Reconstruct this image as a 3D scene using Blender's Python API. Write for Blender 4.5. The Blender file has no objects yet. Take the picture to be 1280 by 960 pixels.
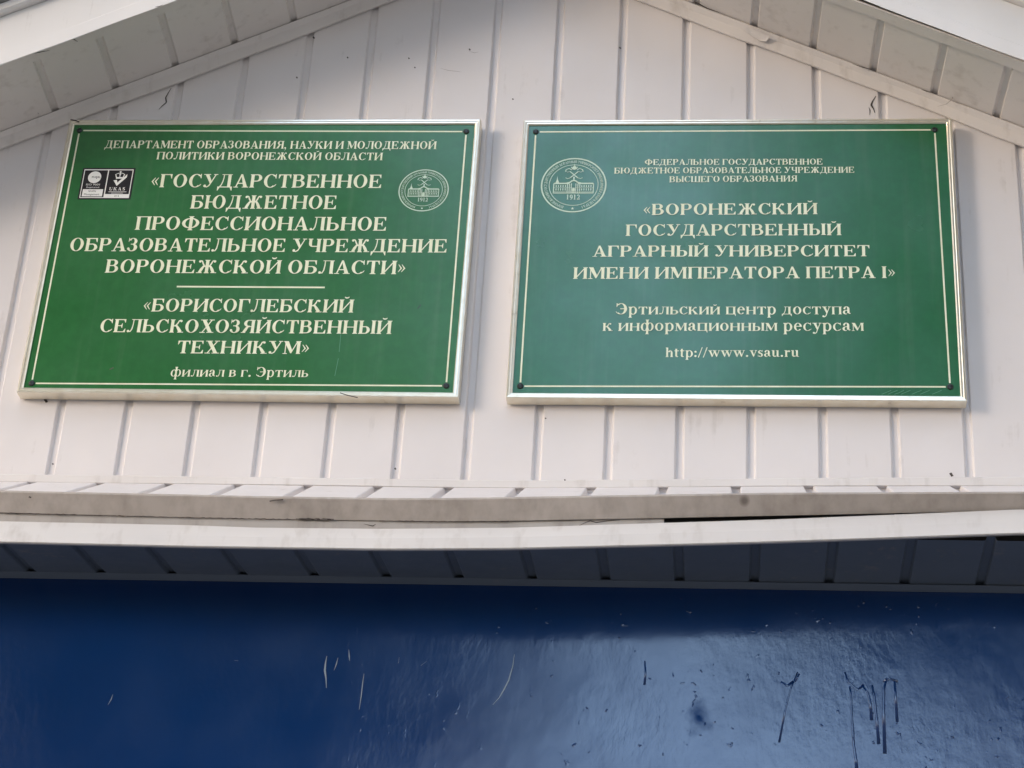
import bpy, bmesh, math, random
import numpy as np
from mathutils import Vector, Matrix

random.seed(7)
PI = math.pi
R = math.radians
SC = bpy.context.scene
COL = SC.collection
HC = 1.5                                    # eye height of the photographer
GRAVEL = None

# ------------------------------------------------------------------ camera
CF, CP, CYAW, CROLL, CD = 2710.52, 0.50898, -0.11262, 0.06095, 3.34499
_cy, _sy = math.cos(CYAW), math.sin(CYAW)
FW = np.array([_sy*math.cos(CP), _cy*math.cos(CP), math.sin(CP)])
_r0 = np.array([_cy, -_sy, 0.0]); _u0 = np.cross(_r0, FW)
RT = math.cos(CROLL)*_r0 + math.sin(CROLL)*_u0
UP = -math.sin(CROLL)*_r0 + math.cos(CROLL)*_u0
CAMP = np.array([0.0, -CD, HC])
cd = bpy.data.cameras.new('camera'); cam = bpy.data.objects.new('camera', cd); COL.objects.link(cam)
cd.sensor_width = 36.0; cd.lens = CF/1280*36.0; cd.clip_start = 0.05; cd.clip_end = 3000
m = Matrix([[RT[i], UP[i], -FW[i], CAMP[i]] for i in range(3)] + [[0, 0, 0, 1]])
cam.matrix_world = m
SC.camera = cam

def at(px, py, Y):
    """where the line of sight through a photo pixel meets the vertical plane y = Y"""
    d = FW + RT*(px-640)/CF - UP*(py-480)/CF
    s = (Y - CAMP[1])/d[1]
    p = CAMP + d*s
    return Vector((p[0], p[1], p[2]))

# ------------------------------------------------------------------ light
SUN_AZ, SUN_EL = R(53), R(12)               # to the left of the wall's normal, low
w = bpy.data.worlds.new('World'); SC.world = w; w.use_nodes = True
nt = w.node_tree; bg = nt.nodes['Background']
sky = nt.nodes.new('ShaderNodeTexSky'); sky.sky_type = 'NISHITA'; sky.sun_disc = False
sdir = Vector((-math.sin(SUN_AZ)*math.cos(SUN_EL), -math.cos(SUN_AZ)*math.cos(SUN_EL), math.sin(SUN_EL)))
sky.sun_elevation = SUN_EL
sky.sun_rotation = math.atan2(sdir.x, sdir.y)
sky.air_density = 1.0; sky.dust_density = 1.0; sky.ozone_density = 1.0
bg.inputs[1].default_value = 0.06
# high thin cloud over the whole sky, with a brighter opening added in front of the wall, shaped for its reflections
VEIL, GAP = 9.2, 22.0                        # against the sky texture's own scale
def W_(op, a, b=None, clamp=False):
    n = nt.nodes.new('ShaderNodeMath'); n.operation = op; n.use_clamp = clamp
    for i, v in enumerate((a, b)):
        if v is None: continue
        if hasattr(v, 'is_output'): nt.links.new(v, n.inputs[i])
        else: n.inputs[i].default_value = v
    return n.outputs[0]
tc = nt.nodes.new('ShaderNodeTexCoord'); sx = nt.nodes.new('ShaderNodeSeparateXYZ')
nt.links.new(tc.outputs['Generated'], sx.inputs[0])
wn = nt.nodes.new('ShaderNodeTexNoise'); wn.inputs['Scale'].default_value = 7; wn.inputs['Detail'].default_value = 5
nt.links.new(tc.outputs['Generated'], wn.inputs['Vector'])
wob = W_('MULTIPLY', W_('SUBTRACT', wn.outputs['Fac'], 0.5), 0.14)
yd = W_('MAXIMUM', W_('MULTIPLY', sx.outputs['Y'], -1.0), 0.05)
u_ = W_('DIVIDE', sx.outputs['X'], yd); v_s = W_('DIVIDE', sx.outputs['Z'], yd)
axis = W_('SUBTRACT', W_('ADD', u_, wob), W_('SUBTRACT', 0.135, W_('MULTIPLY', v_s, 0.34)))
gapm = W_('SUBTRACT', 1.0, W_('DIVIDE', W_('SUBTRACT', W_('ABSOLUTE', axis), 0.085), 0.06), True)
gapm = W_('MULTIPLY', gapm, W_('DIVIDE', W_('SUBTRACT', v_s, 0.1), 0.15, True))
gapm = W_('MULTIPLY', gapm, W_('SUBTRACT', 1.0, W_('DIVIDE', W_('SUBTRACT', v_s, 1.1), 0.5), True))
above = W_('DIVIDE', W_('ADD', sx.outputs['Z'], 0.02), 0.1, True)
cl = nt.nodes.new('ShaderNodeTexNoise'); cl.inputs['Scale'].default_value = 2.5; cl.inputs['Detail'].default_value = 6
nt.links.new(tc.outputs['Generated'], cl.inputs['Vector'])
veil = W_('MULTIPLY', W_('MULTIPLY', W_('ADD', cl.outputs['Fac'], 0.5), VEIL), above)
def vscale(col, fac):
    n = nt.nodes.new('ShaderNodeVectorMath'); n.operation = 'SCALE'; n.inputs[0].default_value = col
    nt.links.new(fac, n.inputs['Scale']); return n.outputs[0]
def vadd(a, b):
    n = nt.nodes.new('ShaderNodeVectorMath'); n.operation = 'ADD'; nt.links.new(a, n.inputs[0]); nt.links.new(b, n.inputs[1]); return n.outputs[0]
tot = vadd(sky.outputs[0], vadd(vscale((1.0, 0.965, 0.97), veil), vscale((0.50, 0.92, 1.5), W_('MULTIPLY', gapm, GAP))))
nt.links.new(tot, bg.inputs[0])
sl = bpy.data.lights.new('sun', 'SUN'); so = bpy.data.objects.new('sun', sl); COL.objects.link(so)
sl.energy = 0.64; sl.angle = R(16); sl.color = (1.0, 0.88, 0.79)
so.rotation_euler = (-sdir).to_track_quat('-Z', 'Y').to_euler()
so.location = (-6, -6, 6)
SC.view_settings.view_transform = 'Standard'; SC.view_settings.look = 'None'
SC.view_settings.exposure = 1.2; SC.view_settings.gamma = 1.0
SC.view_settings.use_curve_mapping = False
SC.cycles.max_bounces = 6

# ------------------------------------------------------------------ materials
def mat(name, base, rough=0.5, metal=0.0, spec=0.5, coat=0.0, coat_rough=0.1):
    mt = bpy.data.materials.new(name); mt.use_nodes = True
    b = mt.node_tree.nodes['Principled BSDF']
    b.inputs['Base Color'].default_value = (*base, 1)
    b.inputs['Roughness'].default_value = rough
    b.inputs['Metallic'].default_value = metal
    b.inputs['Specular IOR Level'].default_value = spec
    b.inputs['Coat Weight'].default_value = coat
    b.inputs['Coat Roughness'].default_value = coat_rough
    return mt

def N(mt, t, **kw):
    n = mt.node_tree.nodes.new(t)
    for k, v in kw.items():
        if hasattr(n, k) and not isinstance(v, tuple): setattr(n, k, v)
        elif k in n.inputs: n.inputs[k].default_value = v
    return n
def L(mt, a, b): mt.node_tree.links.new(a, b)

def coords(mt, scale=(1, 1, 1)):
    g = N(mt, 'ShaderNodeNewGeometry'); mp = N(mt, 'ShaderNodeMapping')
    mp.inputs['Scale'].default_value = scale
    L(mt, g.outputs['Position'], mp.inputs['Vector'])
    return mp.outputs['Vector']

def noise(mt, vec, scale, detail=4, rough=0.55):
    n = N(mt, 'ShaderNodeTexNoise'); n.inputs['Scale'].default_value = scale
    n.inputs['Detail'].default_value = detail; n.inputs['Roughness'].default_value = rough
    L(mt, vec, n.inputs['Vector']); return n.outputs['Fac']

def ramp(mt, fac, stops):
    r = N(mt, 'ShaderNodeValToRGB'); e = r.color_ramp.elements
    while len(e) < len(stops): e.new(0.5)
    for i, (p, c) in enumerate(stops):
        e[i].position = p; e[i].color = (*c, 1) if len(c) == 3 else c
    L(mt, fac, r.inputs['Fac']); return r.outputs['Color']

def mix(mt, fac, a, b, blend='MIX'):
    n = N(mt, 'ShaderNodeMix'); n.data_type = 'RGBA'; n.blend_type = blend
    for s, v in ((n.inputs[0], fac), (n.inputs[6], a), (n.inputs[7], b)):
        if hasattr(v, 'is_output'): L(mt, v, s)
        elif isinstance(v, (int, float)): s.default_value = v
        else: s.default_value = (*v, 1)
    return n.outputs[2]

def bump(mt, h, strength, dist, chain=None):
    b = N(mt, 'ShaderNodeBump'); b.inputs['Strength'].default_value = strength
    b.inputs['Distance'].default_value = dist
    L(mt, h, b.inputs['Height'])
    if chain is not None: L(mt, chain, b.inputs['Normal'])
    return b.outputs['Normal']

def BS(mt): return mt.node_tree.nodes['Principled BSDF']
G = lambda v: (v, v, v)

def siding_mat(name, c1, c2, dirt=(0.34, 0.30, 0.27), dirt_lo=0.68, dirt_hi=1.0, speck=0.045, rough=0.42):
    """painted sheet: faint mottling, rain streaks, specks of dirt"""
    mt = mat(name, c1, rough, spec=0.35)
    v = coords(mt)
    base = ramp(mt, noise(mt, v, 3.2, 5), [(0.3, c1), (0.72, c2)])
    streak = noise(mt, coords(mt, (55, 55, 2.2)), 1.0, 3)
    blot = noise(mt, v, 11, 6, 0.65)
    mm = N(mt, 'ShaderNodeMath', operation='MULTIPLY'); L(mt, streak, mm.inputs[0]); L(mt, blot, mm.inputs[1])
    sc = N(mt, 'ShaderNodeMath', operation='MULTIPLY'); L(mt, mm.outputs[0], sc.inputs[0]); sc.inputs[1].default_value = 2.0
    msk = ramp(mt, sc.outputs[0], [(dirt_lo, G(0)), (dirt_hi, G(0.45))])
    col = mix(mt, msk, base, dirt)
    vo = N(mt, 'ShaderNodeTexVoronoi'); vo.inputs['Scale'].default_value = 13; vo.inputs['Randomness'].default_value = 1
    L(mt, coords(mt, (1, 1, 0.8)), vo.inputs['Vector'])
    sp = ramp(mt, vo.outputs['Distance'], [(speck*0.5, G(0.75)), (speck, G(0))])
    gate = ramp(mt, noise(mt, v, 6, 2), [(0.55, G(0)), (0.60, G(1))])
    spm = mix(mt, 1.0, sp, gate, 'MULTIPLY')
    col = mix(mt, spm, col, (0.12, 0.10, 0.09))
    L(mt, col, BS(mt).inputs['Base Color'])
    rr = ramp(mt, blot, [(0.3, G(rough-0.1)), (0.7, G(rough+0.12))]); L(mt, rr, BS(mt).inputs['Roughness'])
    n1 = bump(mt, noise(mt, coords(mt, (2.2, 2.2, 0.9)), 3.2, 2), 0.22, 0.02)
    n2 = bump(mt, noise(mt, v, 420, 2), 0.06, 0.0006, n1)
    L(mt, n2, BS(mt).inputs['Normal'])
    return mt

M = {}
M['siding'] = siding_mat('white_siding', (0.66, 0.628, 0.63), (0.73, 0.695, 0.695))
M['soffit'] = siding_mat('soffit_sheet', (0.62, 0.59, 0.57), (0.70, 0.67, 0.65), dirt_lo=0.56)
M['trim'] = siding_mat('white_trim', (0.64, 0.61, 0.60), (0.71, 0.68, 0.67), dirt_lo=0.58, speck=0.05)
M['fascia'] = siding_mat('fascia_sheet', (0.74, 0.72, 0.71), (0.80, 0.78, 0.77), dirt_lo=0.68, speck=0.02, rough=0.42)
M['strip'] = siding_mat('fascia_strip_sheet', (0.58, 0.56, 0.555), (0.65, 0.63, 0.62), dirt_lo=0.55, speck=0.02, rough=0.45)
M['band'] = siding_mat('dirty_band', (0.42, 0.375, 0.345), (0.54, 0.49, 0.46), dirt=(0.15, 0.12, 0.10), dirt_lo=0.36, dirt_hi=0.95, speck=0.14)
M['grey_board'] = siding_mat('grey_board', (0.36, 0.33, 0.31), (0.46, 0.43, 0.41), dirt=(0.13, 0.11, 0.1), dirt_lo=0.45, speck=0.10)
M['under'] = siding_mat('shade_toned_soffit', (0.12, 0.15, 0.20), (0.145, 0.175, 0.225))  # white sheet toned dark and blue: shade under the canopy put into its colour
M['dark_wood'] = mat('dark_wood', (0.08, 0.074, 0.066), 0.85)
M['crack'] = mat('crack_dirt', (0.06, 0.05, 0.045), 0.9)
M['pale_blue'] = mat('ridge_glint_tint', (0.20, 0.26, 0.34), 0.5)  # pale colour standing in for sky glints on the blue paint
M['pale_mark'] = mat('pale_mark', (0.68, 0.64, 0.6), 0.7)
M['green_scuff'] = mat('green_scuff', (0.07, 0.22, 0.12), 0.5)
M['black'] = mat('black_cap', (0.01, 0.012, 0.012), 0.35)
M['badge_black'] = mat('badge_black', (0.014, 0.013, 0.016), 0.6, spec=0.25)
M['badge_white'] = mat('badge_white', (0.80, 0.80, 0.78), 0.5)

# glossy sign face, gently mottled
def sign_mat(name, c1, c2):
    mt = mat(name, c1, 0.3, spec=0.65)
    v = coords(mt)
    col = ramp(mt, noise(mt, v, 2.2, 4), [(0.3, c1), (0.7, c2)])
    fine = ramp(mt, noise(mt, v, 60, 4), [(0.35, G(0.93)), (0.7, G(1.06))])
    col = mix(mt, 1.0, col, fine, 'MULTIPLY')
    vo = N(mt, 'ShaderNodeTexVoronoi'); vo.inputs['Scale'].default_value = 17
    L(mt, v, vo.inputs['Vector'])
    sp = ramp(mt, vo.outputs['Distance'], [(0.02, G(0.7)), (0.04, G(0))])
    gate = ramp(mt, noise(mt, v, 9, 2), [(0.6, G(0)), (0.63, G(1))])
    col = mix(mt, mix(mt, 1.0, sp, gate, 'MULTIPLY'), col, (0.25, 0.33, 0.27))
    run_ = noise(mt, coords(mt, (45, 45, 2.4)), 1.0, 4, 0.6)
    col = mix(mt, ramp(mt, run_, [(0.50, G(0)), (0.80, G(0.07))]), col, (0.30, 0.36, 0.29))
    L(mt, col, BS(mt).inputs['Base Color'])
    L(mt, ramp(mt, noise(mt, v, 5, 5), [(0.3, G(0.18)), (0.7, G(0.28))]), BS(mt).inputs['Roughness'])
    L(mt, bump(mt, noise(mt, v, 3.5, 2), 0.10, 0.02), BS(mt).inputs['Normal'])
    return mt
M['green_left'] = sign_mat('green_film', (0.022, 0.130, 0.036), (0.030, 0.150, 0.046))
M['green_right'] = sign_mat('green_film_bluish', (0.012, 0.114, 0.038), (0.017, 0.130, 0.046))
M['cream'] = mat('cream_print', (0.78, 0.80, 0.6), 0.42)
_v = coords(M['cream'])
L(M['cream'], ramp(M['cream'], noise(M['cream'], _v, 40, 3), [(0.3, (0.70, 0.73, 0.52)), (0.7, (0.82, 0.85, 0.66))]), BS(M['cream']).inputs['Base Color'])
M['emblem'] = mat('emblem_print', (0.55, 0.68, 0.54), 0.42)
mt = M['frame'] = mat('champagne_metal', (0.78, 0.73, 0.62), 0.28, metal=0.8)
_v = coords(mt)
_c = ramp(mt, noise(mt, coords(mt, (6, 6, 6)), 6, 5), [(0.35, (0.90, 0.86, 0.74)), (0.66, (0.82, 0.76, 0.62)), (0.84, (0.36, 0.30, 0.22))])
L(mt, _c, BS(mt).inputs['Base Color'])
L(mt, bump(mt, noise(mt, _v, 90, 3), 0.15, 0.001), BS(mt).inputs['Normal'])

# thick blue gloss paint: brush ripples, small craters and pimples
mt = M['blue'] = mat('blue_gloss_paint', (0.010, 0.040, 0.155), 0.2, spec=0.8)
v = coords(mt)
c = ramp(mt, noise(mt, v, 2.5, 5), [(0.3, (0.002, 0.022, 0.098)), (0.7, (0.003, 0.028, 0.120))])
L(mt, c, BS(mt).inputs['Base Color'])
L(mt, ramp(mt, noise(mt, v, 6, 5), [(0.3, G(0.10)), (0.7, G(0.19))]), BS(mt).inputs['Roughness'])
n1 = bump(mt, noise(mt, v, 4.5, 3), 0.10, 0.012)
wr = noise(mt, coords(mt, (1.0, 1, 0.55)), 70, 4, 0.6)
gate = ramp(mt, noise(mt, v, 3.1, 3), [(0.40, G(0.15)), (0.62, G(1))])
wr2 = mix(mt, 1.0, wr, gate, 'MULTIPLY')
n2 = bump(mt, wr2, 0.15, 0.0026, n1)
vo = N(mt, 'ShaderNodeTexVoronoi'); vo.inputs['Scale'].default_value = 58
dv = N(mt, 'ShaderNodeVectorMath', operation='ADD'); nn = N(mt, 'ShaderNodeTexNoise'); nn.inputs['Scale'].default_value = 60
L(mt, v, nn.inputs['Vector']); sc_ = N(mt, 'ShaderNodeVectorMath', operation='SCALE'); sc_.inputs['Scale'].default_value = 0.03
L(mt, nn.outputs['Color'], sc_.inputs[0]); L(mt, coords(mt, (1, 1, 0.7)), dv.inputs[0]); L(mt, sc_.outputs[0], dv.inputs[1])
L(mt, dv.outputs[0], vo.inputs['Vector'])
pim = ramp(mt, vo.outputs['Distance'], [(0.04, G(1)), (0.17, G(0))])
g2 = ramp(mt, noise(mt, v, 14, 3), [(0.50, G(0)), (0.60, G(1))])
sxyz = N(mt, 'ShaderNodeSeparateXYZ'); L(mt, v, sxyz.inputs[0])
mr = N(mt, 'ShaderNodeMapRange'); mr.inputs['From Min'].default_value = -0.80; mr.inputs['From Max'].default_value = -0.15; mr.inputs['To Min'].default_value = 0.06; L(mt, sxyz.outputs['X'], mr.inputs['Value'])
g2 = mix(mt, 1.0, g2, mr.outputs['Result'], 'MULTIPLY')   # thicker, lumpier paint towards the right
n3 = bump(mt, mix(mt, 1.0, pim, g2, 'MULTIPLY'), 0.35, 0.0014, n2)
L(mt, n3, BS(mt).inputs['Normal'])
# one spot of lower specular in the gloss
DS = at(873, 899, 0)
dm = N(mt, 'ShaderNodeVectorMath', operation='SUBTRACT'); L(mt, v, dm.inputs[0]); dm.inputs[1].default_value = DS
dsc = N(mt, 'ShaderNodeVectorMath', operation='MULTIPLY'); L(mt, dm.outputs[0], dsc.inputs[0]); dsc.inputs[1].default_value = (1/0.042, 0, 1/0.066)
dl = N(mt, 'ShaderNodeVectorMath', operation='LENGTH'); L(mt, dsc.outputs[0], dl.inputs[0])
dn_ = N(mt, 'ShaderNodeMath', operation='MULTIPLY_ADD'); L(mt, noise(mt, v, 38, 3), dn_.inputs[0]); dn_.inputs[1].default_value = 0.9; L(mt, dl.outputs['Value'], dn_.inputs[2])
dull = ramp(mt, dn_.outputs[0], [(0.45, G(0.04)), (1.05, G(0.62))])
L(mt, dull, BS(mt).inputs['Specular IOR Level'])
M['roof'] = mat('grey_roof_sheet', (0.42, 0.42, 0.42), 0.4, metal=0.5)
L(M['roof'], ramp(M['roof'], noise(M['roof'], coords(M['roof']), 9, 5), [(0.3, (0.34, 0.34, 0.33)), (0.7, (0.5, 0.5, 0.49))]), BS(M['roof']).inputs['Base Color'])
mt = M['ground'] = mat('dusty_concrete', (0.2, 0.19, 0.18), 0.9)
L(mt, ramp(mt, noise(mt, coords(mt), 3, 8, 0.7), [(0.3, (0.15, 0.143, 0.135)), (0.7, (0.26, 0.25, 0.235))]), BS(mt).inputs['Base Color'])
mt = M['leaf'] = mat('leaf', (0.05, 0.09, 0.03), 0.6)
L(mt, ramp(mt, noise(mt, coords(mt), 1.3, 3), [(0.3, (0.035, 0.065, 0.02)), (0.7, (0.08, 0.12, 0.04))]), BS(mt).inputs['Base Color'])
M['bark'] = mat('bark', (0.10, 0.08, 0.06), 0.9)
L(M['bark'], ramp(M['bark'], noise(M['bark'], coords(M['bark'], (8, 8, 1)), 3, 5), [(0.3, (0.06, 0.05, 0.04)), (0.7, (0.16, 0.13, 0.10))]), BS(M['bark']).inputs['Base Color'])

# ------------------------------------------------------------------ mesh helpers
def obj(name, bm, material, parent=None, loc=None, smooth=False):
    me = bpy.data.meshes.new(name)
    bmesh.ops.recalc_face_normals(bm, faces=bm.faces[:])
    bm.to_mesh(me); bm.free()
    if material: me.materials.append(material)
    if smooth:
        for p in me.polygons: p.use_smooth = True
    o = bpy.data.objects.new(name, me); COL.objects.link(o)
    if parent: o.parent = parent
    if loc: o.location = loc
    return o

def thing(name, label, cat, loc=(0, 0, 0), rot=(0, 0, 0), group=None):
    o = bpy.data.objects.new(name, None); COL.objects.link(o)
    o.empty_display_size = 0.1
    o.location = loc; o.rotation_euler = rot; o['label'] = label; o['category'] = cat
    if group: o['group'] = group
    return o

def add_box(bm, x0, x1, y0, y1, z0, z1):
    vs = [bm.verts.new((x, y, z)) for x in (x0, x1) for y in (y0, y1) for z in (z0, z1)]
    for f in ((0, 1, 3, 2), (4, 6, 7, 5), (0, 4, 5, 1), (2, 3, 7, 6), (0, 2, 6, 4), (1, 5, 7, 3)):
        bm.faces.new([vs[i] for i in f])

def loft(bm, rings, cap=True, closed=True):
    """rings: list of equally long loops of points"""
    vr = [[bm.verts.new(p) for p in r] for r in rings]
    n = len(rings[0])
    for a, b in zip(vr, vr[1:]):
        for i in range(n if closed else n-1):
            j = (i+1) % n
            bm.faces.new((a[i], a[j], b[j], b[i]))
    if cap and closed:
        bm.faces.new(vr[0]); bm.faces.new(list(reversed(vr[-1])))

def tube(bm, pts, rads, n=8, flat=1.0):
    """tapered tube along points; flat squashes it in y"""
    rings = []
    for i, p in enumerate(pts):
        p = Vector(p)
        d = (Vector(pts[min(i+1, len(pts)-1)]) - Vector(pts[max(i-1, 0)])).normalized()
        a = d.cross(Vector((0, 1, 0)))
        if a.length < 1e-3: a = Vector((1, 0, 0))
        a.normalize(); b = d.cross(a).normalized()
        r = rads[i] if isinstance(rads, (list, tuple)) else rads
        rings.append([p + a*r*math.cos(t) + b*r*flat*math.sin(t) for t in [2*PI*k/n for k in range(n)]])
    loft(bm, rings)

def prof_x(edge0, pitch, xa, xb, gw=0.0155, depth=0.006):
    """grooved sheet profile: list of (x, recess) with the right edge of each groove at edge0 + k*pitch"""
    out = [(xa, 0.0)]
    k0 = math.ceil((xa + gw + 0.004 - edge0)/pitch); k1 = math.floor((xb - 0.004 - edge0)/pitch)
    for k in range(k0, k1+1):
        e = edge0 + k*pitch
        for dx, r in ((-gw-0.0016, 0), (-gw-0.0004, 0.0006), (-gw+0.0006, 0.002), (-gw+0.0022, depth*0.88), (-gw+0.0034, depth),
                      (-0.0030, depth), (-0.0020, depth*0.9), (-0.0008, 0.002), (0.0, 0.0006), (0.0012, 0)):
            out.append((e+dx, r))
    out.append((xb, 0.0))
    return out

# ------------------------------------------------------------------ ground
bm = bmesh.new()
g = 900
vs = [bm.verts.new(p) for p in ((-g, -g, 0), (g, -g, 0), (g, g, 0), (-g, g, 0))]; bm.faces.new(vs)
o = obj('ground', bm, M['ground']); o['kind'] = 'structure'

# ------------------------------------------------------------------ building
B = thing('building', 'building front with white grooved gable siding above a glossy dark blue wall', 'building', (0, 0, 0))
GX, GP = -1.18389, 0.12359
XA, XZ = -2.45, 1.62                        # left and right ends of the front
AX, AZ = -0.4207, 2.8920 + HC               # where the two soffits meet on the wall
SL, SR = 0.479, 0.4908                      # slopes
DR = 0.204                                  # rake overhang
DC = 0.190                                  # lower canopy overhang
def rake(x): return AZ + (SL*(x-AX) if x < AX else -SR*(x-AX))

# gable siding: one sheet, vertical grooves, cut to the gable
bm = bmesh.new()
pr = prof_x(GX, GP, XA+0.1, XZ-0.1)
for (z0, z1) in ((1.60+HC, AZ+0.1),):
    a = [bm.verts.new((x, r, z0)) for x, r in pr]; b = [bm.verts.new((x, r, z1)) for x, r in pr]
    for i in range(len(pr)-1): bm.faces.new((a[i], a[i+1], b[i+1], b[i]))
for s, sl in ((-1, SL), (1, -SR)):
    nrm = Vector((-sl, 0, 1)).normalized()
    bmesh.ops.bisect_plane(bm, geom=bm.verts[:]+bm.edges[:]+bm.faces[:], plane_co=(AX, 0, AZ+0.015), plane_no=nrm, clear_outer=True)
obj('gable_siding', bm, M['siding'], B)

# core of the building behind the front
bm = bmesh.new()
prof = [(XA+0.1, 0), (XZ-0.1, 0), (XZ-0.1, rake(XZ-0.1)), (AX, AZ), (XA+0.1, rake(XA+0.1))]
loft(bm, [[(x, y, z) for x, z in prof] for y in (0.03, 3.2)])
obj('side_wall', bm, M['siding'], B)

# blue wall below
bm = bmesh.new(); add_box(bm, XA+0.08, XZ-0.08, 0.0, 0.028, 0.02, 1.56+HC)
blue = obj('painted_wall', bm, M['blue'], B)

# rake soffits, fascias and their trims
def rake_side(sg, slope, s_edge, dxo, fz, fs, ftop):
    """sg -1 left, +1 right.  Everything is laid along the slope direction e from the apex."""
    ang = math.atan(slope); e = Vector((sg*math.cos(ang), 0, -math.sin(ang)))
    n = Vector((sg*math.sin(ang), 0, math.cos(ang)))       # upwards
    A = Vector((AX, 0, AZ)); out = Vector((dxo, -1, 0))
    smax = (XZ-AX if sg > 0 else AX-XA)/math.cos(ang) + 0.05
    # soffit sheet
    pr = prof_x(s_edge, 0.1243, 0.0, smax) if sg > 0 else None
    if sg < 0:
        pr = [(-x, r) for x, r in prof_x(-s_edge, 0.1243, -smax, 0.0)][::-1]
    bm = bmesh.new()
    a = [bm.verts.new(A + e*s + n*r + out*(-0.012)) for s, r in pr]
    b = [bm.verts.new(A + e*s + n*r + out*(DR-0.002)) for s, r in pr]
    for i in range(len(pr)-1): bm.faces.new((a[i], a[i+1], b[i+1], b[i]))
    obj('rake_soffit', bm, M['soffit'], B)
    # cover moulding where wall and soffit meet
    bm = bmesh.new()
    rings = []
    nseg = 60
    for i in range(nseg+1):
        s = smax*i/nseg
        wob = 0.0012*math.sin(9*s+sg) + 0.0008*math.sin(23*s)
        p = A + e*s
        rings.append([p + n*dn + Vector((0, dy, 0)) for dn, dy in ((-0.001, 0.001), (-0.001, -0.021), (-0.0035, -0.0225), (-0.011+wob, -0.014), (-0.024+wob, -0.0085), (-0.0285+wob, -0.0065), (-0.0285+wob, -0.0022), (-0.010, -0.0022), (-0.008, 0.001))])
    loft(bm, rings)
    obj('cover_moulding', bm, M['trim'], B)
    # flange along the fascia, under the sheet ends
    bm = bmesh.new(); rings = []
    for i in range(nseg+1):
        s = smax*i/nseg; wob = 0.0015*math.sin(7*s+2) + 0.001*math.sin(31*s)
        p = A + e*s
        rings.append([p + n*dn + Vector((0, dy, 0)) for dn, dy in ((-0.0005, -DR-0.001), (-0.0005, -DR+0.026+wob), (-0.0028, -DR+0.0265+wob), (-0.0035, -DR-0.001))])
    loft(bm, rings)
    obj('soffit_flange', bm, M['soffit'], B)
    # fascia: front sheet with folded lower rim
    fx0 = AX; x1 = XZ+0.05 if sg > 0 else XA-0.05
    bm = bmesh.new(); rings = []
    ns = 50
    for i in range(ns+1):
        x = fx0 + (x1-fx0)*i/ns
        zb = fz(x) + 0.0010*math.sin(11*x) + 0.0006*math.sin(37*x)
        y0 = -DR
        ys = 0.0012*math.sin(5*x)
        rings.append([(x, y0+0.003, zb+0.013), (x, y0-0.0068, zb), (x, y0-0.0085+ys, zb+0.0008), (x, y0-0.0075+ys, zb+0.032), (x, y0-0.0045, zb+0.035),
                      (x, y0-0.0045+ys, zb+ftop), (x, y0+0.003, zb+ftop)])
    loft(bm, rings)
    obj('rake_fascia', bm, M['fascia'], B)
    # drip trim on top of the fascia
    bm = bmesh.new(); rings = []
    for i in range(ns+1):
        x = fx0 + (x1-fx0)*i/ns; zt = fz(x) + ftop
        rings.append([(x, -DR+0.018, zt+0.001), (x, -DR-0.016, zt+0.001), (x, -DR-0.020, zt+0.004), (x, -DR-0.020, zt+0.020), (x, -DR-0.014, zt+0.024), (x, -DR+0.018, zt+0.024)])
    loft(bm, rings)
    obj('drip_trim', bm, M['fascia'], B)
    # ribbed roof sheet
    bm = bmesh.new()
    nl = 60; up = []; dn = []
    for i in range(nl*4+1):
        y = -DR-0.05 + (3.35+DR)*i/(nl*4)
        h = (0.0, 0.018, 0.018, 0.0)[i % 4]
        row = []
        for (x, off) in ((AX, 0), (x1, 0)):
            row.append((x, y, fz(x)+ftop+0.032+h))
        up.append(row)
    rings = [[r[0], r[1], (r[1][0], r[1][1], r[1][2]-0.003), (r[0][0], r[0][1], r[0][2]-0.003)] for r in up]
    loft(bm, rings)
    obj('roof_sheet', bm, M['roof'], B)

la = at(0, 81.5, -DR-0.008); lb = at(222, 0, -DR-0.008)
ra = at(1080, 0, -DR-0.008); rb = at(1280, 75, -DR-0.008)
ls = (lb.z-la.z)/(lb.x-la.x); rs = (rb.z-ra.z)/(rb.x-ra.x)
zl_ap = la.z + ls*(AX-la.x); zr_ap = ra.z + rs*(AX-ra.x); zap = 0.5*(zl_ap+zr_ap)
def fzl(x): return la.z + ls*(x-la.x) + (zap-zl_ap)*max(0, 1-abs(x-AX)/0.4)
def fzr(x): return ra.z + rs*(x-ra.x) + (zap-zr_ap)*max(0, 1-abs(x-AX)/0.4)
ca, cb = math.cos(math.atan(SL)), math.cos(math.atan(SR))
rake_side(-1, SL, (AX+1.0695)/ca, 0.04, fzl, ls, 0.125)
rake_side(1, SR, (0.391-AX)/cb, 0.04, fzr, rs, 0.125)

# ------------------------------------------------------------------ lower canopy
def table(pts, Y):
    q = sorted([(at(x, y, Y).x, at(x, y, Y).z) for x, y in pts])
    xs = [a for a, _ in q]; zs = [b for _, b in q]
    def f(x): return float(np.interp(x, xs, zs))
    return f
jt = table([(0, 592), (320, 596), (640, 600), (960, 597.5), (1280, 595.5)], -0.009)
jb = table([(0, 602), (320, 606), (560, 609.5), (640, 610), (960, 608), (1280, 607.5)], -0.009)
lip = table([(0, 614.5), (160, 618), (320, 621.5), (480, 624), (560, 624), (640, 622.8), (800, 620), (960, 617.5), (1280, 616)], -DC)
bandb = table([(0, 641), (240, 647), (320, 648.5), (480, 651), (560, 652), (640, 651.5), (830, 648), (960, 645), (1140, 641), (1280, 638)], -DC+0.017)
stt = table([(0, 652), (240, 657), (320, 660), (480, 661.5), (640, 660), (830, 654), (960, 650), (1150, 642.5), (1280, 637)], -DC+0.012)
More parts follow.
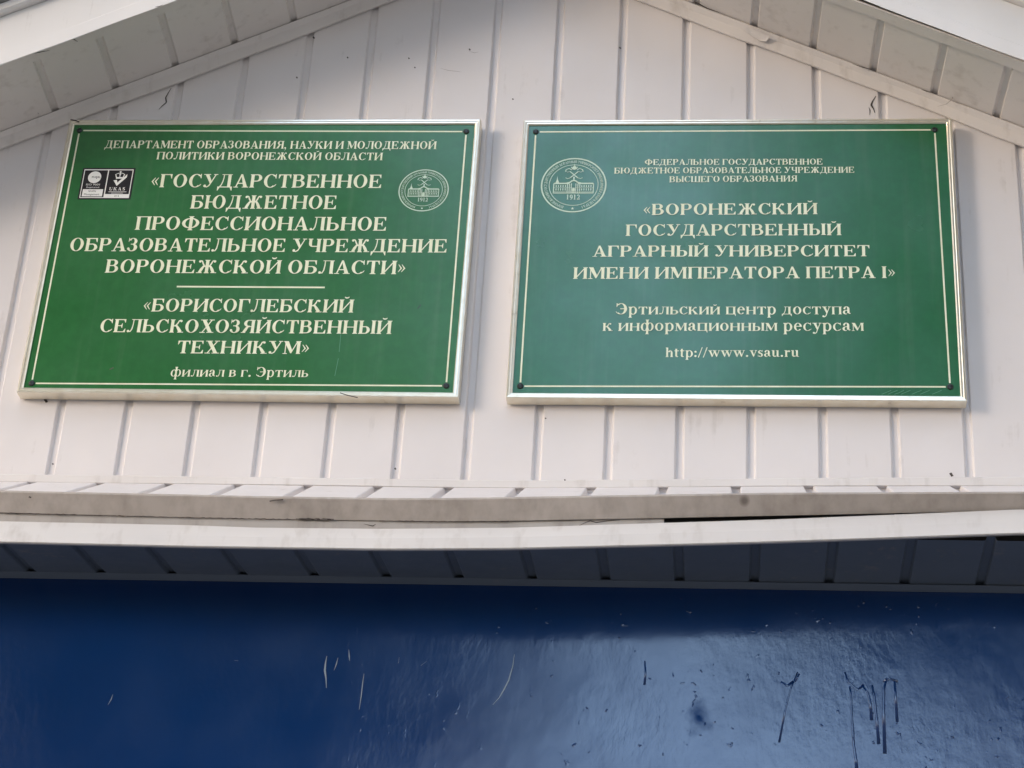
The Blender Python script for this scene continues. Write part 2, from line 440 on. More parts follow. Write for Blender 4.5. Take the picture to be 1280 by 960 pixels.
stb = table([(0, 678), (240, 683.5), (480, 687), (640, 686), (830, 681.5), (960, 678), (1280, 667)], -DC-0.002)
XS = [XA + (XZ-XA)*i/140 for i in range(141)]
WZ = 1.4880 + HC                             # where lower soffit meets the blue wall
cap_z = stb(at(1085, 675, -DC).x) + 0.004
def so_z(x): return min(stb(x)+0.003, cap_z)


# moulding at the foot of the gable siding
bm = bmesh.new()
loft(bm, [[(x, 0.012, jt(x)), (x, -0.0075, jt(x)), (x, -0.0095, jt(x)-0.002), (x, -0.0095-0.0008*math.sin(7*x), jb(x)+0.001), (x, -0.0075, jb(x)), (x, 0.012, jb(x)+0.002)] for x in XS])
obj('base_moulding', bm, M['trim'], B)

# sloping apron of grooved sheet
bm = bmesh.new()
pr = prof_x(GX-0.0255, GP, XA, XZ, gw=0.017, depth=0.011)
a, b = [], []
for x, r in pr:
    p = Vector((x, -0.003, jb(x)+0.0035)); q = Vector((x, -DC+0.001, lip(x)-0.001))
    d = (q-p).normalized(); nn_ = Vector((0, d.z, -d.y)).normalized()
    if nn_.z > 0: nn_ = -nn_
    p = p - d*0.012
    a.append(bm.verts.new(p + nn_*r)); b.append(bm.verts.new(q + nn_*r))
for i in range(len(pr)-1): bm.faces.new((a[i], a[i+1], b[i+1], b[i]))
obj('apron_sheet', bm, M['siding'], B)

# dirty nose band folded back under the apron's edge
bm = bmesh.new()
loft(bm, [[(x, -DC+0.002, lip(x)-0.0028), (x, -DC-0.0015, lip(x)+0.0015), (x, -DC-0.004, lip(x)), (x, -DC-0.004, lip(x)-0.003),
           (x, -DC+0.016+0.001*math.sin(6*x), bandb(x)), (x, -DC+0.0185, bandb(x)+0.001)] for x in XS])
obj('nose_band', bm, M['band'], B)

# grey board behind, ends short of the right half; dark batten behind it
xe = at(830, 652, -DC+0.022).x
bm = bmesh.new()
XL = [x for x in XS if x < xe-0.01] + [xe]
loft(bm, [[(x, -DC+0.019, bandb(x)+0.006), (x, -DC+0.019, stt(x)-0.02), (x, -DC+0.027, stt(x)-0.02), (x, -DC+0.027, bandb(x)+0.006)] for x in XL])
obj('grey_board', bm, M['grey_board'], B)
bm = bmesh.new()
loft(bm, [[(x, -DC+0.040, lip(x)-0.022), (x, -DC+0.040, so_z(x)+0.016), (x, -DC+0.060, so_z(x)+0.016), (x, -DC+0.060, lip(x)-0.022)] for x in XS])
obj('batten', bm, M['dark_wood'], B)

# bright bent strip
bm = bmesh.new()
loft(bm, [[(x, -DC+0.013, stt(x)), (x, -DC+0.0115, stt(x)+0.0004), (x, -DC+0.002+0.0015*math.sin(4.1*x), 0.5*(stt(x)+stb(x))), (x, -DC-0.003, stb(x)+0.0015), (x, -DC-0.001, stb(x)),
           (x, -DC+0.006, stb(x)+0.001), (x, -DC+0.014, stt(x)-0.004)] for x in XS])
obj('fascia_strip', bm, M['strip'], B)

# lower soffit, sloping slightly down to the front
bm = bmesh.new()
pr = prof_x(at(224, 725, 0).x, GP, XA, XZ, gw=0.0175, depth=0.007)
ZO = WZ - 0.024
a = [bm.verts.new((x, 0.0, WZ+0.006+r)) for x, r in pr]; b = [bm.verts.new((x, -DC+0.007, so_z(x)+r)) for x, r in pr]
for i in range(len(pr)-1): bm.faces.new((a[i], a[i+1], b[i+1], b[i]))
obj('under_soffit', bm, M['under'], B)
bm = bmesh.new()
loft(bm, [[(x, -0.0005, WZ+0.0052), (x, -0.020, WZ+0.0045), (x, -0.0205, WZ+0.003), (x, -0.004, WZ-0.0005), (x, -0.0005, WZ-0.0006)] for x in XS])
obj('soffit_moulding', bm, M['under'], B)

# ------------------------------------------------------------------ letters
S_, T_, F_ = 22.5, 6.8, 5.6                  # thick stem, hairline, serif
def rect(x0, y0, x1, y1): return [(x0, y0), (x1, y0), (x1, y1), (x0, y1)]
def stem(x, y0=0, y1=100, w=S_, a=6, b=6, top=True, bot=True):
    o_ = [rect(x, y0, x+w, y1)]
    if bot: o_ += [[(x-a, y0), (x+w+b, y0), (x+w+b, y0+3.5), (x+w, y0+8), (x, y0+8), (x-a, y0+3.5)]]
    if top: o_ += [[(x-a, y1), (x-a, y1-3.5), (x, y1-8), (x+w, y1-8), (x+w+b, y1-3.5), (x+w+b, y1)]]
    return o_
def ring(cx, cy, rx, ry, ix, iy, a0=0, a1=360, n=28, dx=0.0):
    out = []
    for i in range(n):
        t0 = R(a0+(a1-a0)*i/n); t1 = R(a0+(a1-a0)*(i+1)/n)
        out.append([(cx+rx*math.cos(t0), cy+ry*math.sin(t0)), (cx+rx*math.cos(t1), cy+ry*math.sin(t1)),
                    (cx+dx+ix*math.cos(t1), cy+iy*math.sin(t1)), (cx+dx+ix*math.cos(t0), cy+iy*math.sin(t0))])
    return out
def dot(cx, cy, r, n=12): return [[(cx+r*math.cos(2*PI*i/n), cy+r*math.sin(2*PI*i/n)) for i in range(n)]]
def bowl(x0, y0, y1, xr, th=S_, tn=T_, s=1):
    """half-round bowl leaving a stem at x0, bulging to xr (s=-1 mirrors)"""
    xm = x0 + (xr-x0)*0.38; cy = (y0+y1)/2; rx = abs(xr-xm); ry = (y1-y0)/2
    o_ = [rect(min(x0, xm), y1-tn, max(x0, xm), y1), rect(min(x0, xm), y0, max(x0, xm), y0+tn)]
    a = (-90, 90) if xr > x0 else (90, 270)
    return o_ + ring(xm, cy, rx, ry, max(rx-th, 2), ry-tn, *a, n=14)
def strk(pts, ws):
    out = []
    P = [Vector((*p, 0)) for p in pts]
    if not isinstance(ws, (list, tuple)): ws = [ws]*len(P)
    nr = []
    for i in range(len(P)):
        d = (P[min(i+1, len(P)-1)]-P[max(i-1, 0)]).normalized(); nr.append(Vector((-d.y, d.x, 0)))
    for i in range(len(P)-1):
        a, b = P[i], P[i+1]; na, nb = nr[i]*ws[i]/2, nr[i+1]*ws[i+1]/2
        out.append([tuple((a+na)[:2]), tuple((b+nb)[:2]), tuple((b-nb)[:2]), tuple((a-na)[:2])])
    return out
def beak_tr(x, y=100, d=26): return [[(x, y), (x, y-d), (x-3.5, y-d), (x-14, y-T_), (x-14, y)]]
def beak_tl(x, y=100, d=26): return [[(x, y), (x+14, y), (x+14, y-T_), (x+3.5, y-d), (x, y-d)]]
def beak_br(x, y=0, d=28): return [[(x, y), (x-16, y), (x-16, y+T_), (x-3.5, y+d), (x, y+d)]]
def serif(x0, x1, y=0, h=F_): return [rect(x0, y, x1, y+h)]
def breve(cx, y=108): return ring(cx, y+17, 19, 18, 15, 8, 200, 340, n=10)

def gA():
    return [[(45, 101), (57, 101), (98, 4), (70, 4)], [(45, 101), (52, 86), (21, 4), (13, 4)], rect(25, 28, 76, 35)] + serif(1, 34) + serif(60, 106), 106
def gB(): return stem(8, b=0) + [rect(29, 100-T_, 84, 100)] + beak_tr(86, d=32) + bowl(28, 0, 57, 92), 96
def gV(): return stem(8, b=0) + bowl(28, 51, 100, 84) + bowl(28, 0, 56, 92), 97
def gG(): return stem(8) + [rect(29, 100-T_, 82, 100)] + beak_tr(84, d=34), 88
def gD(): return ([rect(70, 3, 70+S_, 97), rect(26, 95, 100, 100), rect(2, 0, 106, 7)] + strk([(41, 97), (40, 70), (36, 45), (28, 20), (17, 4)], [7, 7, 8, 8, 9])
                  + [[(2, 5), (2, -24), (6, -24), (19, 0), (19, 5)], [(106, 5), (106, -24), (102, -24), (89, 0), (89, 5)]]), 110
def gE(): return stem(8, b=0) + [rect(28, 100-T_, 84, 100), rect(28, 0, 86, T_), rect(28, 47, 62, 53)] + beak_tr(85, d=27) + beak_br(89) + [[(64, 32), (64, 68), (60.5, 68), (54, 53), (54, 47), (60.5, 32)]], 94
def gZh():
    o_ = stem(64)
    for s in (-1, 1):
        c = 74.5; q = lambda x: c + s*x
        o_ += strk([(q(8), 50), (q(20), 56), (q(29), 72), (q(37), 91), (q(47), 95)], [9, 10, 10, 9, 7]) + dot(q(51), 88, 9)
        o_ += strk([(q(10), 52), (q(24), 50), (q(36), 30), (q(48), 4)], [8, 14, 20, 20]) + serif(min(q(30), q(70)), max(q(30), q(70)))
    return o_, 149
def gZ():
    o_ = ring(36, 76, 31, 25.5, 12, 20, -90, 165, n=18, dx=-2) + ring(36, 27, 37, 28.5, 15, 22.5, -165, 90, n=20, dx=-2)
    o_ += [rect(24, 49, 40, 55)] + [[(6, 100), (9.5, 100), (13, 88), (9, 70), (6, 70)]] + dot(11, 18, 9)
    return o_, 78
def gI():
    return stem(8) + stem(81) + strk([(27, 13), (83, 87)], 8), 110
def gY(): return gI()[0] + breve(55), 110
def gK():
    return stem(8) + strk([(29, 50), (46, 55), (58, 72), (66, 90), (78, 95)], [8, 10, 10, 9, 7]) + dot(81, 88, 9) + strk([(36, 53), (52, 50), (68, 28), (84, 4)], [8, 14, 21, 23]) + serif(62, 106), 106
def gL():
    return stem(78, a=0) + [rect(30, 95, 80, 100)] + strk([(44, 97), (43, 60), (38, 25), (28, 6), (14, 5)], [7, 8, 9, 9, 7]) + dot(12, 9, 9.5), 107
def gM():
    return (serif(2, 32) + [rect(14, 3, 21, 97)] + [[(4, 100), (36, 100), (67, 28), (56, 4)], ] + strk([(59, 6), (99, 96)], 7)
            + stem(98, a=2) + [[(4, 100), (4, 95), (20, 95), (24, 100)], [(90, 100), (100, 100), (100, 92), (94, 88)]]), 127
def gN(): return stem(8) + stem(80) + [rect(28, 47, 82, 53)], 109
def gO(): return ring(53, 50, 48, 52, 25, 47), 106
def gP(): return stem(8) + stem(80) + [rect(28, 94, 82, 100)], 109
def gR(): return stem(8) + bowl(28, 45, 100, 86), 91
def gS():
    return ring(54, 50, 49, 52, 26, 46.5, 48, 312, n=24) + [[(86, 101), (90, 101), (91, 67), (87, 67), (78, 86), (82, 93)]] + strk([(84, 12), (94, 24)], [8, 3]), 98
def gT(): return stem(37, top=False, a=9, b=9) + [rect(5, 100-T_, 90, 100)] + beak_tl(4, d=30) + beak_tr(91, d=30), 95
def gU():
    return [[(14, 97), (40, 97), (66, 40), (53, 28)]] + strk([(88, 97), (58, 34), (46, 12), (32, 3), (20, 6)], [7, 8, 9, 8, 7]) + dot(18, 11, 10) + serif(3, 52, 95) + serif(74, 103, 95), 102
def gF():
    return stem(54, y0=-2, y1=102) + ring(64.5, 50, 60, 39, 37, 33), 129
def gX():
    return [[(14, 97), (42, 97), (94, 4), (66, 4)], [(80, 97), (89, 97), (27, 4), (18, 4)]] + serif(3, 52, 95) + serif(66, 103, 95) + serif(3, 42) + serif(54, 106), 107
def gCh():
    return stem(72) + [rect(13, 62, 34, 97)] + serif(7, 40, 95) + ring(40, 64, 27, 26, 6, 18, 180, 275, n=10) + [rect(41, 38, 74, 46)], 101
def gSh(): return stem(8, b=2) + stem(64, a=2, b=2) + stem(120, a=2) + [rect(10, 0, 140, 6)], 149
def gSoft(): return stem(8, b=6, bot=True) + bowl(28, 0, 57, 90), 94
def gYy(): return stem(8) + bowl(28, 0, 57, 84) + stem(98), 127
def gEe():
    return [[(-x+98, y) for x, y in p] for p in gS()[0]] + [rect(38, 46, 78, 53)], 98
def gYu(): return stem(8) + [rect(28, 47, 62, 53)] + ring(104, 50, 46, 52, 23, 47), 153
def gYa(): return stem(72) + [[(-x+101, y) for x, y in p] for p in bowl(28, 46, 100, 84)] + strk([(62, 50), (46, 48), (34, 26), (20, 4)], [10, 16, 21, 20]) + serif(2, 34), 101
def gTs(): return gP()[0] + [rect(8, 0, 106, 7), [(92, 5), (108, 5), (108, -22), (104, -22)]], 112
def gLI(): return stem(10), 42
def gQl(): return strk([(28, 72), (8, 44), (28, 16)], [4, 11, 4]) + strk([(50, 72), (30, 44), (50, 16)], [4, 11, 4]), 56
def gQr(): return strk([(6, 72), (26, 44), (6, 16)], [4, 11, 4]) + strk([(28, 72), (48, 44), (28, 16)], [4, 11, 4]), 56
def gCom(): return dot(15, 10, 11) + strk([(24, 8), (21, -10), (9, -22)], [8, 6, 3]), 34
def gDot(): return dot(16, 10, 11), 34
def gCol(): return dot(16, 10, 11) + dot(16, 56, 11), 36
def gSla(): return strk([(2, -6), (38, 104)], 8), 42
# small letters (x-height 70)
def low(fn, k=0.76, h=0.70):
    def f():
        ps, a = fn(); return [[(x*k, y*h) for x, y in p] for p in ps], a*k
    return f
def la_(): # a
    return ring(26, 19, 23, 20, 6, 14, 90, 300, n=12) + [rect(24, 33, 46, 39), rect(38, 10, 56, 52)] + ring(32, 50, 24, 21, 6, 16, 0, 150, n=10) + dot(16, 52, 8) + strk([(52, 10), (58, 5), (66, 8)], [12, 8, 3]), 68
def le_(): return ring(35, 35, 31, 36, 14, 31, 5, 320, n=22) + [rect(18, 36, 64, 42)] + ring(35, 35, 31, 36, 14, 31, 0, 8, n=2), 68
def lo_(): return ring(36, 35, 33, 36.5, 16, 32), 73
def lr_(): return stem(9, -30, 70, w=17, a=5, b=5, top=False) + [[(2, 70), (2, 66), (9, 60), (26, 60), (26, 70)]] + ring(40, 34, 32, 37, 15, 31, -140, 140, n=18), 76
def lu_():
    return [[(10, 67), (30, 67), (46, 22), (36, 10)]] + strk([(61, 67), (40, 10), (32, -14), (20, -24), (13, -20)], [6, 7, 8, 8, 6]) + dot(12, -18, 8.5) + serif(2, 39, 65) + serif(50, 72, 65), 72
def lf_(): return stem(45, -30, 100, w=17, a=5, b=5) + ring(32, 35, 29, 36.5, 13, 32, 20, 340, n=18) + ring(75, 35, 29, 36.5, 13, 32, -160, 160, n=18), 107
def ly_(): return low(gI)()[0] + [[(x*0.76-0, y*0.8-8) for x, y in p] for p in breve(55)], 84
def lh_(): return stem(8, 0, 102, w=17, a=5, b=4, top=False) + [[(2, 102), (2, 98), (8, 92), (25, 92), (25, 102)]] + stem(50, 0, 46, w=17, a=4, b=5, top=False) + ring(45, 44, 22, 27, 5, 19, 0, 160, n=10), 76
def lt_(): return [rect(12, 12, 29, 88)] + [rect(3, 63, 44, 70)] + ring(29, 16, 17, 17, 1, 10, 180, 320, n=8), 48
def lv_(): return [[(8, 67), (27, 67), (44, 18), (36, 0)], [(58, 67), (64, 67), (41, 0), (35, 0)]] + serif(2, 36, 65) + serif(50, 71, 65), 70
def lw_(): return lv_()[0] + [[(x+42, y) for x, y in p] for p in lv_()[0]], 112
def ls_():
    return ring(27, 51, 22, 20, 7, 14, 30, 265, n=12) + ring(27, 19, 24, 20, 8, 14, -150, 85, n=12) + [[(46, 71), (49, 71), (49, 50), (46, 50)], [(4, -1), (7, -1), (7, 21), (4, 21)]] + strk([(14, 45), (42, 27)], 14), 54
def lU_(): return [rect(9, 24, 26, 68), rect(48, 4, 65, 68)] + serif(2, 26, 65) + serif(41, 65, 65) + ring(30, 23, 21, 24, 5, 15, 180, 320, n=10) + serif(55, 74, 0), 76
def lR_(): return stem(9, 0, 70, w=17, a=5, b=5, top=False) + [[(2, 70), (2, 66), (9, 60), (26, 60), (26, 70)]] + strk([(24, 48), (32, 62), (42, 64)], [6, 9, 9]) + dot(45, 59, 10), 57
# figures and extra capitals
def g1(): return stem(22, 0, 100, w=19, a=10, b=10, top=False) + [[(8, 88), (22, 100), (41, 100), (41, 90), (24, 88)]], 62
def g9(): return ring(33, 66, 29, 35, 11, 29) + strk([(58, 66), (56, 40), (42, 14), (14, 1)], [10, 16, 12, 5]), 66
def g2(): return ring(33, 68, 28, 33, 10, 26, -20, 165, n=14) + strk([(56, 60), (40, 34), (8, 8)], [16, 12, 6]) + [rect(5, 0, 62, 15)] + [[(62, 0), (66, 28), (62, 28), (54, 15)]], 68
def gUl(): return stem(8, 30, 100, bot=False) + stem(80, 30, 100, w=7, bot=False) + ring(48, 32, 40, 33, 20, 26, 180, 360, n=14), 100
def gSl():
    return ring(42, 73, 32, 29, 12, 22, 35, 262, n=14) + ring(42, 28, 36, 29, 14, 22, -150, 80, n=14) + [[(70, 101), (74, 101), (74, 70), (70, 70)], [(4, -1), (8, -1), (8, 32), (4, 32)]] + strk([(22, 63), (62, 40)], 20), 82

GL = {'А': gA, 'Б': gB, 'В': gV, 'Г': gG, 'Д': gD, 'Е': gE, 'Ж': gZh, 'З': gZ, 'И': gI, 'Й': gY, 'К': gK, 'Л': gL, 'М': gM, 'Н': gN, 'О': gO,
      'П': gP, 'Р': gR, 'С': gS, 'Т': gT, 'У': gU, 'Ф': gF, 'Х': gX, 'Ч': gCh, 'Ш': gSh, 'Ь': gSoft, 'Ы': gYy, 'Э': gEe, 'Ю': gYu, 'Я': gYa, 'I': gLI,
      '«': gQl, '»': gQr, ',': gCom, '.': gDot, ':': gCol, '/': gSla,
      'а': la_, 'в': low(gV), 'г': low(gG), 'д': low(gD), 'е': le_, 'и': low(gI), 'й': ly_, 'к': low(gK), 'л': low(gL), 'м': low(gM), 'н': low(gN), 'о': lo_,
      'п': low(gP), 'р': lr_, 'с': low(gS, 0.70), 'т': low(gT, 0.80), 'у': lu_, 'ф': lf_, 'ц': low(gTs), 'ь': low(gSoft), 'ы': low(gYy),
      'h': lh_, 't': lt_, 'p': lr_, 'w': lw_, 'v': lv_, 's': ls_, 'a': la_, 'u': lU_, 'r': lR_, '1': g1, '9': g9, '2': g2, 'U': gUl, 'S': gSl, 'K': gK, 'A': gA}

def run(text, gap=5):
    """lay a string out: (polygons, width) in units of cap height = 100"""
    x = 0; polys = []
    for ch in text:
        if ch == ' ': x += 38; continue
        ps, a = GL[ch]()
        polys.append([[(px+x, py) for px, py in p] for p in ps]); x += a + gap
    return polys, x-gap

def put_polys(bm, glyphs, fn, y0, dy=0.00003):
    """flat printed polygons; overlapping strokes sit a hair apart so that no two faces share a plane"""
    for gl in glyphs:
        for k, p in enumerate(gl):
            vs = [bm.verts.new((*fn(x, z)[:1], y0 - dy*k, fn(x, z)[1])) for x, z in p]
            try: bm.faces.new(vs)
            except ValueError: pass

def face_front(o):
    me = o.data
    flip = [p.index for p in me.polygons if p.normal.y > 0]
    if flip:
        b = bmesh.new(); b.from_mesh(me); b.faces.ensure_lookup_table()
        bmesh.ops.reverse_faces(b, faces=[b.faces[i] for i in flip]); b.to_mesh(me); b.free()

def flat_obj(name, bm, material, parent):
    me = bpy.data.meshes.new(name); bm.to_mesh(me); bm.free(); me.materials.append(material)
    o = bpy.data.objects.new(name, me); COL.objects.link(o); o.parent = parent
    face_front(o); return o

# ------------------------------------------------------------------ signs
TH = 0.030                                   # thickness of a sign, wall to the front of its frame
FACE = -0.0262                               # plane of the printed board
def sign(label, cx, cz, wid, hei, rot, board_mat):
    o = thing('sign', label, 'sign', (cx, 0, cz+HC), (0, -rot, 0), None)
    hw, hh = wid/2, hei/2
    bm = bmesh.new(); add_box(bm, -hw+0.004, hw-0.004, FACE, -0.006, -hh+0.004, hh-0.004)
    obj('board', bm, board_mat, o)
    # mitred metal frame
    lw = 0.0105
    prof = [(0.0, -0.004), (0.0, -TH+0.0012), (0.0012, -TH), (0.0042, -TH-0.0004), (0.0056, -TH+0.0006), (0.0085, -TH+0.0003), (lw, -TH+0.0022), (lw, -0.020), (0.004, -0.004)]
    def corner(sx, sz): return [(sx*(hw-d), y, sz*(hh-d)) for d, y in prof]
    cs = [corner(-1, -1), corner(1, -1), corner(1, 1), corner(-1, 1)]
    bm = bmesh.new()
    vr = [[bm.verts.new(p) for p in r] for r in cs]
    for k in range(4):
        a, b = vr[k], vr[(k+1) % 4]
        for i in range(len(prof)):
            j = (i+1) % len(prof); bm.faces.new((a[i], a[j], b[j], b[i]))
    obj('frame', bm, M['frame'], o)
    return o

LW, LH, LR_ = 0.8, 0.60259, -0.00611
RW, RH, RR_ = 0.79732, 0.59909, -0.00151
SGL = sign('green sign with a black and white badge left and a round seal right', -0.86683, 2.13803, LW, LH, LR_, M['green_left'])
SGR = sign('green sign with round seal at upper left and web address at bottom', 0.01496, 2.13365, RW, RH, RR_, M['green_right'])
bpy.context.view_layer.update()

def local(sg, px, py, Y=FACE):
    p = at(px, py, Y); q = sg.matrix_world.inverted() @ p
    return Vector((q.x, q.z))

def text_line(sg, text, xl, xr, yl, yr, cap, mtl=None, gap=5):
    """set one line between two measured ends; cap = cap height in photo pixels"""
    a = local(sg, xl, yl); b = local(sg, xr, yr)
    t = local(sg, xl + (b.x-a.x)*0, yl-cap); h = abs(t.y-a.y)
    glyphs, wd = run(text, gap)
    xs = [x for g_ in glyphs for p in g_ for x, _ in p]; x0, x1 = min(xs), max(xs)
    k = (b.x-a.x)/(x1-x0); kz = h/100; tilt = (b.y-a.y)/(b.x-a.x)
    bm = bmesh.new()
    fn = lambda x, z: (a.x+(x-x0)*k, a.y+(x-x0)*k*tilt+z*kz)
    put_polys(bm, glyphs, fn, FACE-0.0003)
    return flat_obj('lettering', bm, mtl or M['cream'], sg)

for t in (('ДЕПАРТАМЕНТ ОБРАЗОВАНИЯ, НАУКИ И МОЛОДЕЖНОЙ', 130.6, 545.3, 185.2, 186.5, 9.4),
          ('ПОЛИТИКИ ВОРОНЕЖСКОЙ ОБЛАСТИ', 195.4, 478, 199.3, 200.4, 9.2),
          ('«ГОСУДАРСТВЕННОЕ', 188.3, 476, 234.1, 235.1, 16.4),
          ('БЮДЖЕТНОЕ', 237.4, 419.5, 260.8, 261.4, 16.6),
          ('ПРОФЕССИОНАЛЬНОЕ', 168.4, 482, 287.3, 288.5, 16.7),
          ('ОБРАЗОВАТЕЛЬНОЕ УЧРЕЖДЕНИЕ', 86.7, 557.7, 313.9, 315.8, 16.3),
          ('ВОРОНЕЖСКОЙ ОБЛАСТИ»', 130.8, 506, 340.9, 342.9, 16.5),
          ('«БОРИСОГЛЕБСКИЙ', 178.5, 441.4, 389.4, 390.8, 16.0),
          ('СЕЛЬСКОХОЗЯЙСТВЕННЫЙ', 124.5, 489, 415.2, 417.6, 16.3),
          ('ТЕХНИКУМ»', 221, 385.5, 441.7, 442.6, 15.8),
          ('филиал в г. Эртиль', 212.9, 384.9, 470.7, 471.4, 12.0)):
    text_line(SGL, *t)
for t in (('ФЕДЕРАЛЬНОЕ ГОСУДАРСТВЕННОЕ', 806, 1028, 206.4, 205.8, 7.2),
          ('БЮДЖЕТНОЕ ОБРАЗОВАТЕЛЬНОЕ УЧРЕЖДЕНИЕ', 767.7, 1067.7, 217.1, 216, 7.3),
          ('ВЫСШЕГО ОБРАЗОВАНИЯ', 836.6, 996.5, 228, 227, 7.5),
          ('«ВОРОНЕЖСКИЙ', 804.3, 1022, 268.9, 267.8, 13.8),
          ('ГОСУДАРСТВЕННЫЙ', 782, 1051.8, 295, 294, 14.1),
          ('АГРАРНЫЙ УНИВЕРСИТЕТ', 740.7, 1087, 321, 320.4, 13.7),
          ('ИМЕНИ ИМПЕРАТОРА ПЕТРА I»', 716.3, 1119, 348.7, 347.6, 14.4),
          ('Эртильский центр доступа', 769.7, 1063.6, 393.1, 393, 13.6),
          ('к информационным ресурсам', 753.2, 1080, 413.7, 413.7, 14.0),
          ('http://www.vsau.ru', 832, 998.6, 446.4, 446.1, 11.6)):
    text_line(SGR, *t)

def ribbon(bm, pts, wd, y, closed=False):
    """flat printed line through 2D points"""
    for p in strk(pts, wd):
        bm.faces.new([bm.verts.new((a, y, b)) for a, b in p])

# printed border lines, the rule, the screw caps
def border(sg, tl, tr, br, bl):
    q = [local(sg, *p) for p in (tl, tr, br, bl)]
    bm = bmesh.new()
    for i in range(4):
        a, b = q[i], q[(i+1) % 4]; d = (b-a).normalized()
        a2, b2 = a+d*0.0075, b-d*0.0075
        ribbon(bm, [tuple(a2), tuple(b2)], 0.0030, FACE-0.0003)
    flat_obj('border_line', bm, M['cream'], sg)
    for p in q:
        bm = bmesh.new()
        rings = [[(p.x+r*math.cos(t), y, p.y+r*math.sin(t)) for t in [2*PI*k/20 for k in range(20)]] for r, y in ((0.0056, FACE+0.0005), (0.0056, FACE-0.0012), (0.0044, FACE-0.0024), (0.002, FACE-0.0029))]
        loft(bm, rings); obj('screw_cap', bm, M['black'], sg, smooth=False)
border(SGL, (99.5, 163.2), (582.8, 164.6), (557.7, 482.4), (39.6, 479.2))
border(SGR, (669.8, 165), (1168.3, 162.4), (1187.6, 483.6), (650.2, 482.8))
bm = bmesh.new(); ribbon(bm, [tuple(local(SGL, 221, 358.3)), tuple(local(SGL, 406, 359.4))], 0.0034, FACE-0.0003)
flat_obj('rule_line', bm, M['cream'], SGL)

# round seals: two rings, ring lettering, main building with spire, crossed sceptres and crown, the year
def seal(sg, cx, cz, r):
    c = sg.matrix_world.inverted() @ Vector((cx, FACE, cz+HC)); c = Vector((c.x, c.z))
    Y = FACE-0.0003
    bm = bmesh.new()
    P2 = lambda x, z: (c.x+x*r, c.y+z*r)
    def pol(ps, dy=0.0):
        for k, p in enumerate(ps): bm.faces.new([bm.verts.new((P2(x, z)[0], Y-dy-0.00002*(k % 7), P2(x, z)[1])) for x, z in p])
    def st(pts, w_, dy=0.0): pol(strk(pts, w_), dy)
    pol(ring(0, 0, 1.0, 1.0, 0.955, 0.955, n=72)); pol(ring(0, 0, 0.755, 0.755, 0.735, 0.735, n=64))
    # building
    z0, z1 = -0.29, 0.06
    st([(-0.60, z1), (-0.14, z1)], 0.05); st([(0.14, z1), (0.60, z1)], 0.05)
    st([(-0.62, z0), (0.62, z0)], 0.035)
    st([(-0.605, z0), (-0.605, z1)], 0.03); st([(0.605, z0), (0.605, z1)], 0.03)
    for x in (-0.53, -0.46, -0.39, -0.32, -0.25, 0.25, 0.32, 0.39, 0.46, 0.53):
        for zz in (-0.20, -0.08): st([(x, zz), (x, zz+0.08)], 0.026)
    st([(-0.60, -0.235), (0.60, -0.235)], 0.012, 0.0001); st([(-0.60, -0.10), (0.60, -0.10)], 0.010, 0.0001)
    for x in (-0.19, -0.13, -0.07, 0.07, 0.13, 0.19): st([(x, z0), (x, z1)], 0.026, 0.0001)
    pol([[(-0.045, z0), (0.045, z0), (0.045, -0.13), (0, -0.09), (-0.045, -0.13)]], 0.0001)
    st([(-0.23, z1), (-0.11, 0.10), (-0.06, 0.15), (0.0, 0.165), (0.06, 0.15), (0.11, 0.10), (0.23, z1)], 0.045, 0.0002)
    pol([[(-0.56, z1+0.02), (-0.44, z1+0.02), (-0.49, 0.20), (-0.505, 0.34), (-0.52, 0.20)]], 0.0002)
    st([(0, 0.17), (0, 0.30)], 0.04, 0.0002)
    # crossed sceptres with curled ends
    for s in (-1, 1):
        st([(-0.12*s, 0.26), (0.13*s, 0.50)], 0.030, 0.0001*(2+s))
        st([(0.12*s, 0.26), (0.20*s, 0.235), (0.26*s, 0.27)], 0.018, 0.0001)
        st([(0.08*s, 0.56), (0.16*s, 0.61), (0.25*s, 0.57), (0.27*s, 0.49)], 0.026, 0.0001)
        st([(0.14*s, 0.50), (0.20*s, 0.47), (0.24*s, 0.50)], 0.014, 0.0002)
    pol(dot(0, 0.63, 0.07), 0.0003); st([(0, 0.68), (0, 0.77)], 0.025, 0.0002); st([(-0.04, 0.735), (0.04, 0.735)], 0.02, 0.0004)
    st([(-0.10, 0.67), (-0.06, 0.585), (0.06, 0.585), (0.10, 0.67)], 0.022, 0.0005)
    # year
    gl, wd = run('1912', 8)
    k = 0.42/wd
    for g_ in gl: pol([[((x-wd/2)*k, -0.535+z*0.0018) for x, z in p] for p in g_], 0.0002)
    # star at the foot
    pol([[(0.055*(1 if i % 2 == 0 else 0.4)*math.sin(PI*i/5), -0.855+0.055*(1 if i % 2 == 0 else 0.4)*math.cos(PI*i/5)) for i in range(10)]])
    # lettering round the ring
    gl, wd = run('ВОРОНЕЖСКИЙ ГОСУДАРСТВЕННЫЙ АГРАРНЫЙ УНИВЕРСИТЕТ ИМЕНИ ИМПЕРАТОРА ПЕТРА I', 9)
    tot = R(322); hh_ = 0.0009
    for g_ in gl:
        gx = sum(x for p in g_ for x, _ in p)/sum(len(p) for p in g_)
        th = PI + R(71) - gx/wd*tot            # clockwise from lower left
        ct, stn = math.cos(th-PI/2), math.sin(th-PI/2)
        rk = 0.815; kx = tot*0.85/wd
        def W(x, z):
            u = (x-gx)*kx; v_ = z*hh_
            bx, bz = rk*math.cos(th), rk*math.sin(th)
            return bx + u*ct - v_*stn, bz + u*stn + v_*ct
        pol([[W(x, z) for x, z in p] for p in g_])
    return flat_obj('seal', bm, M['emblem'], sg)
seal(SGL, -0.56307, 2.27688, 0.0472)
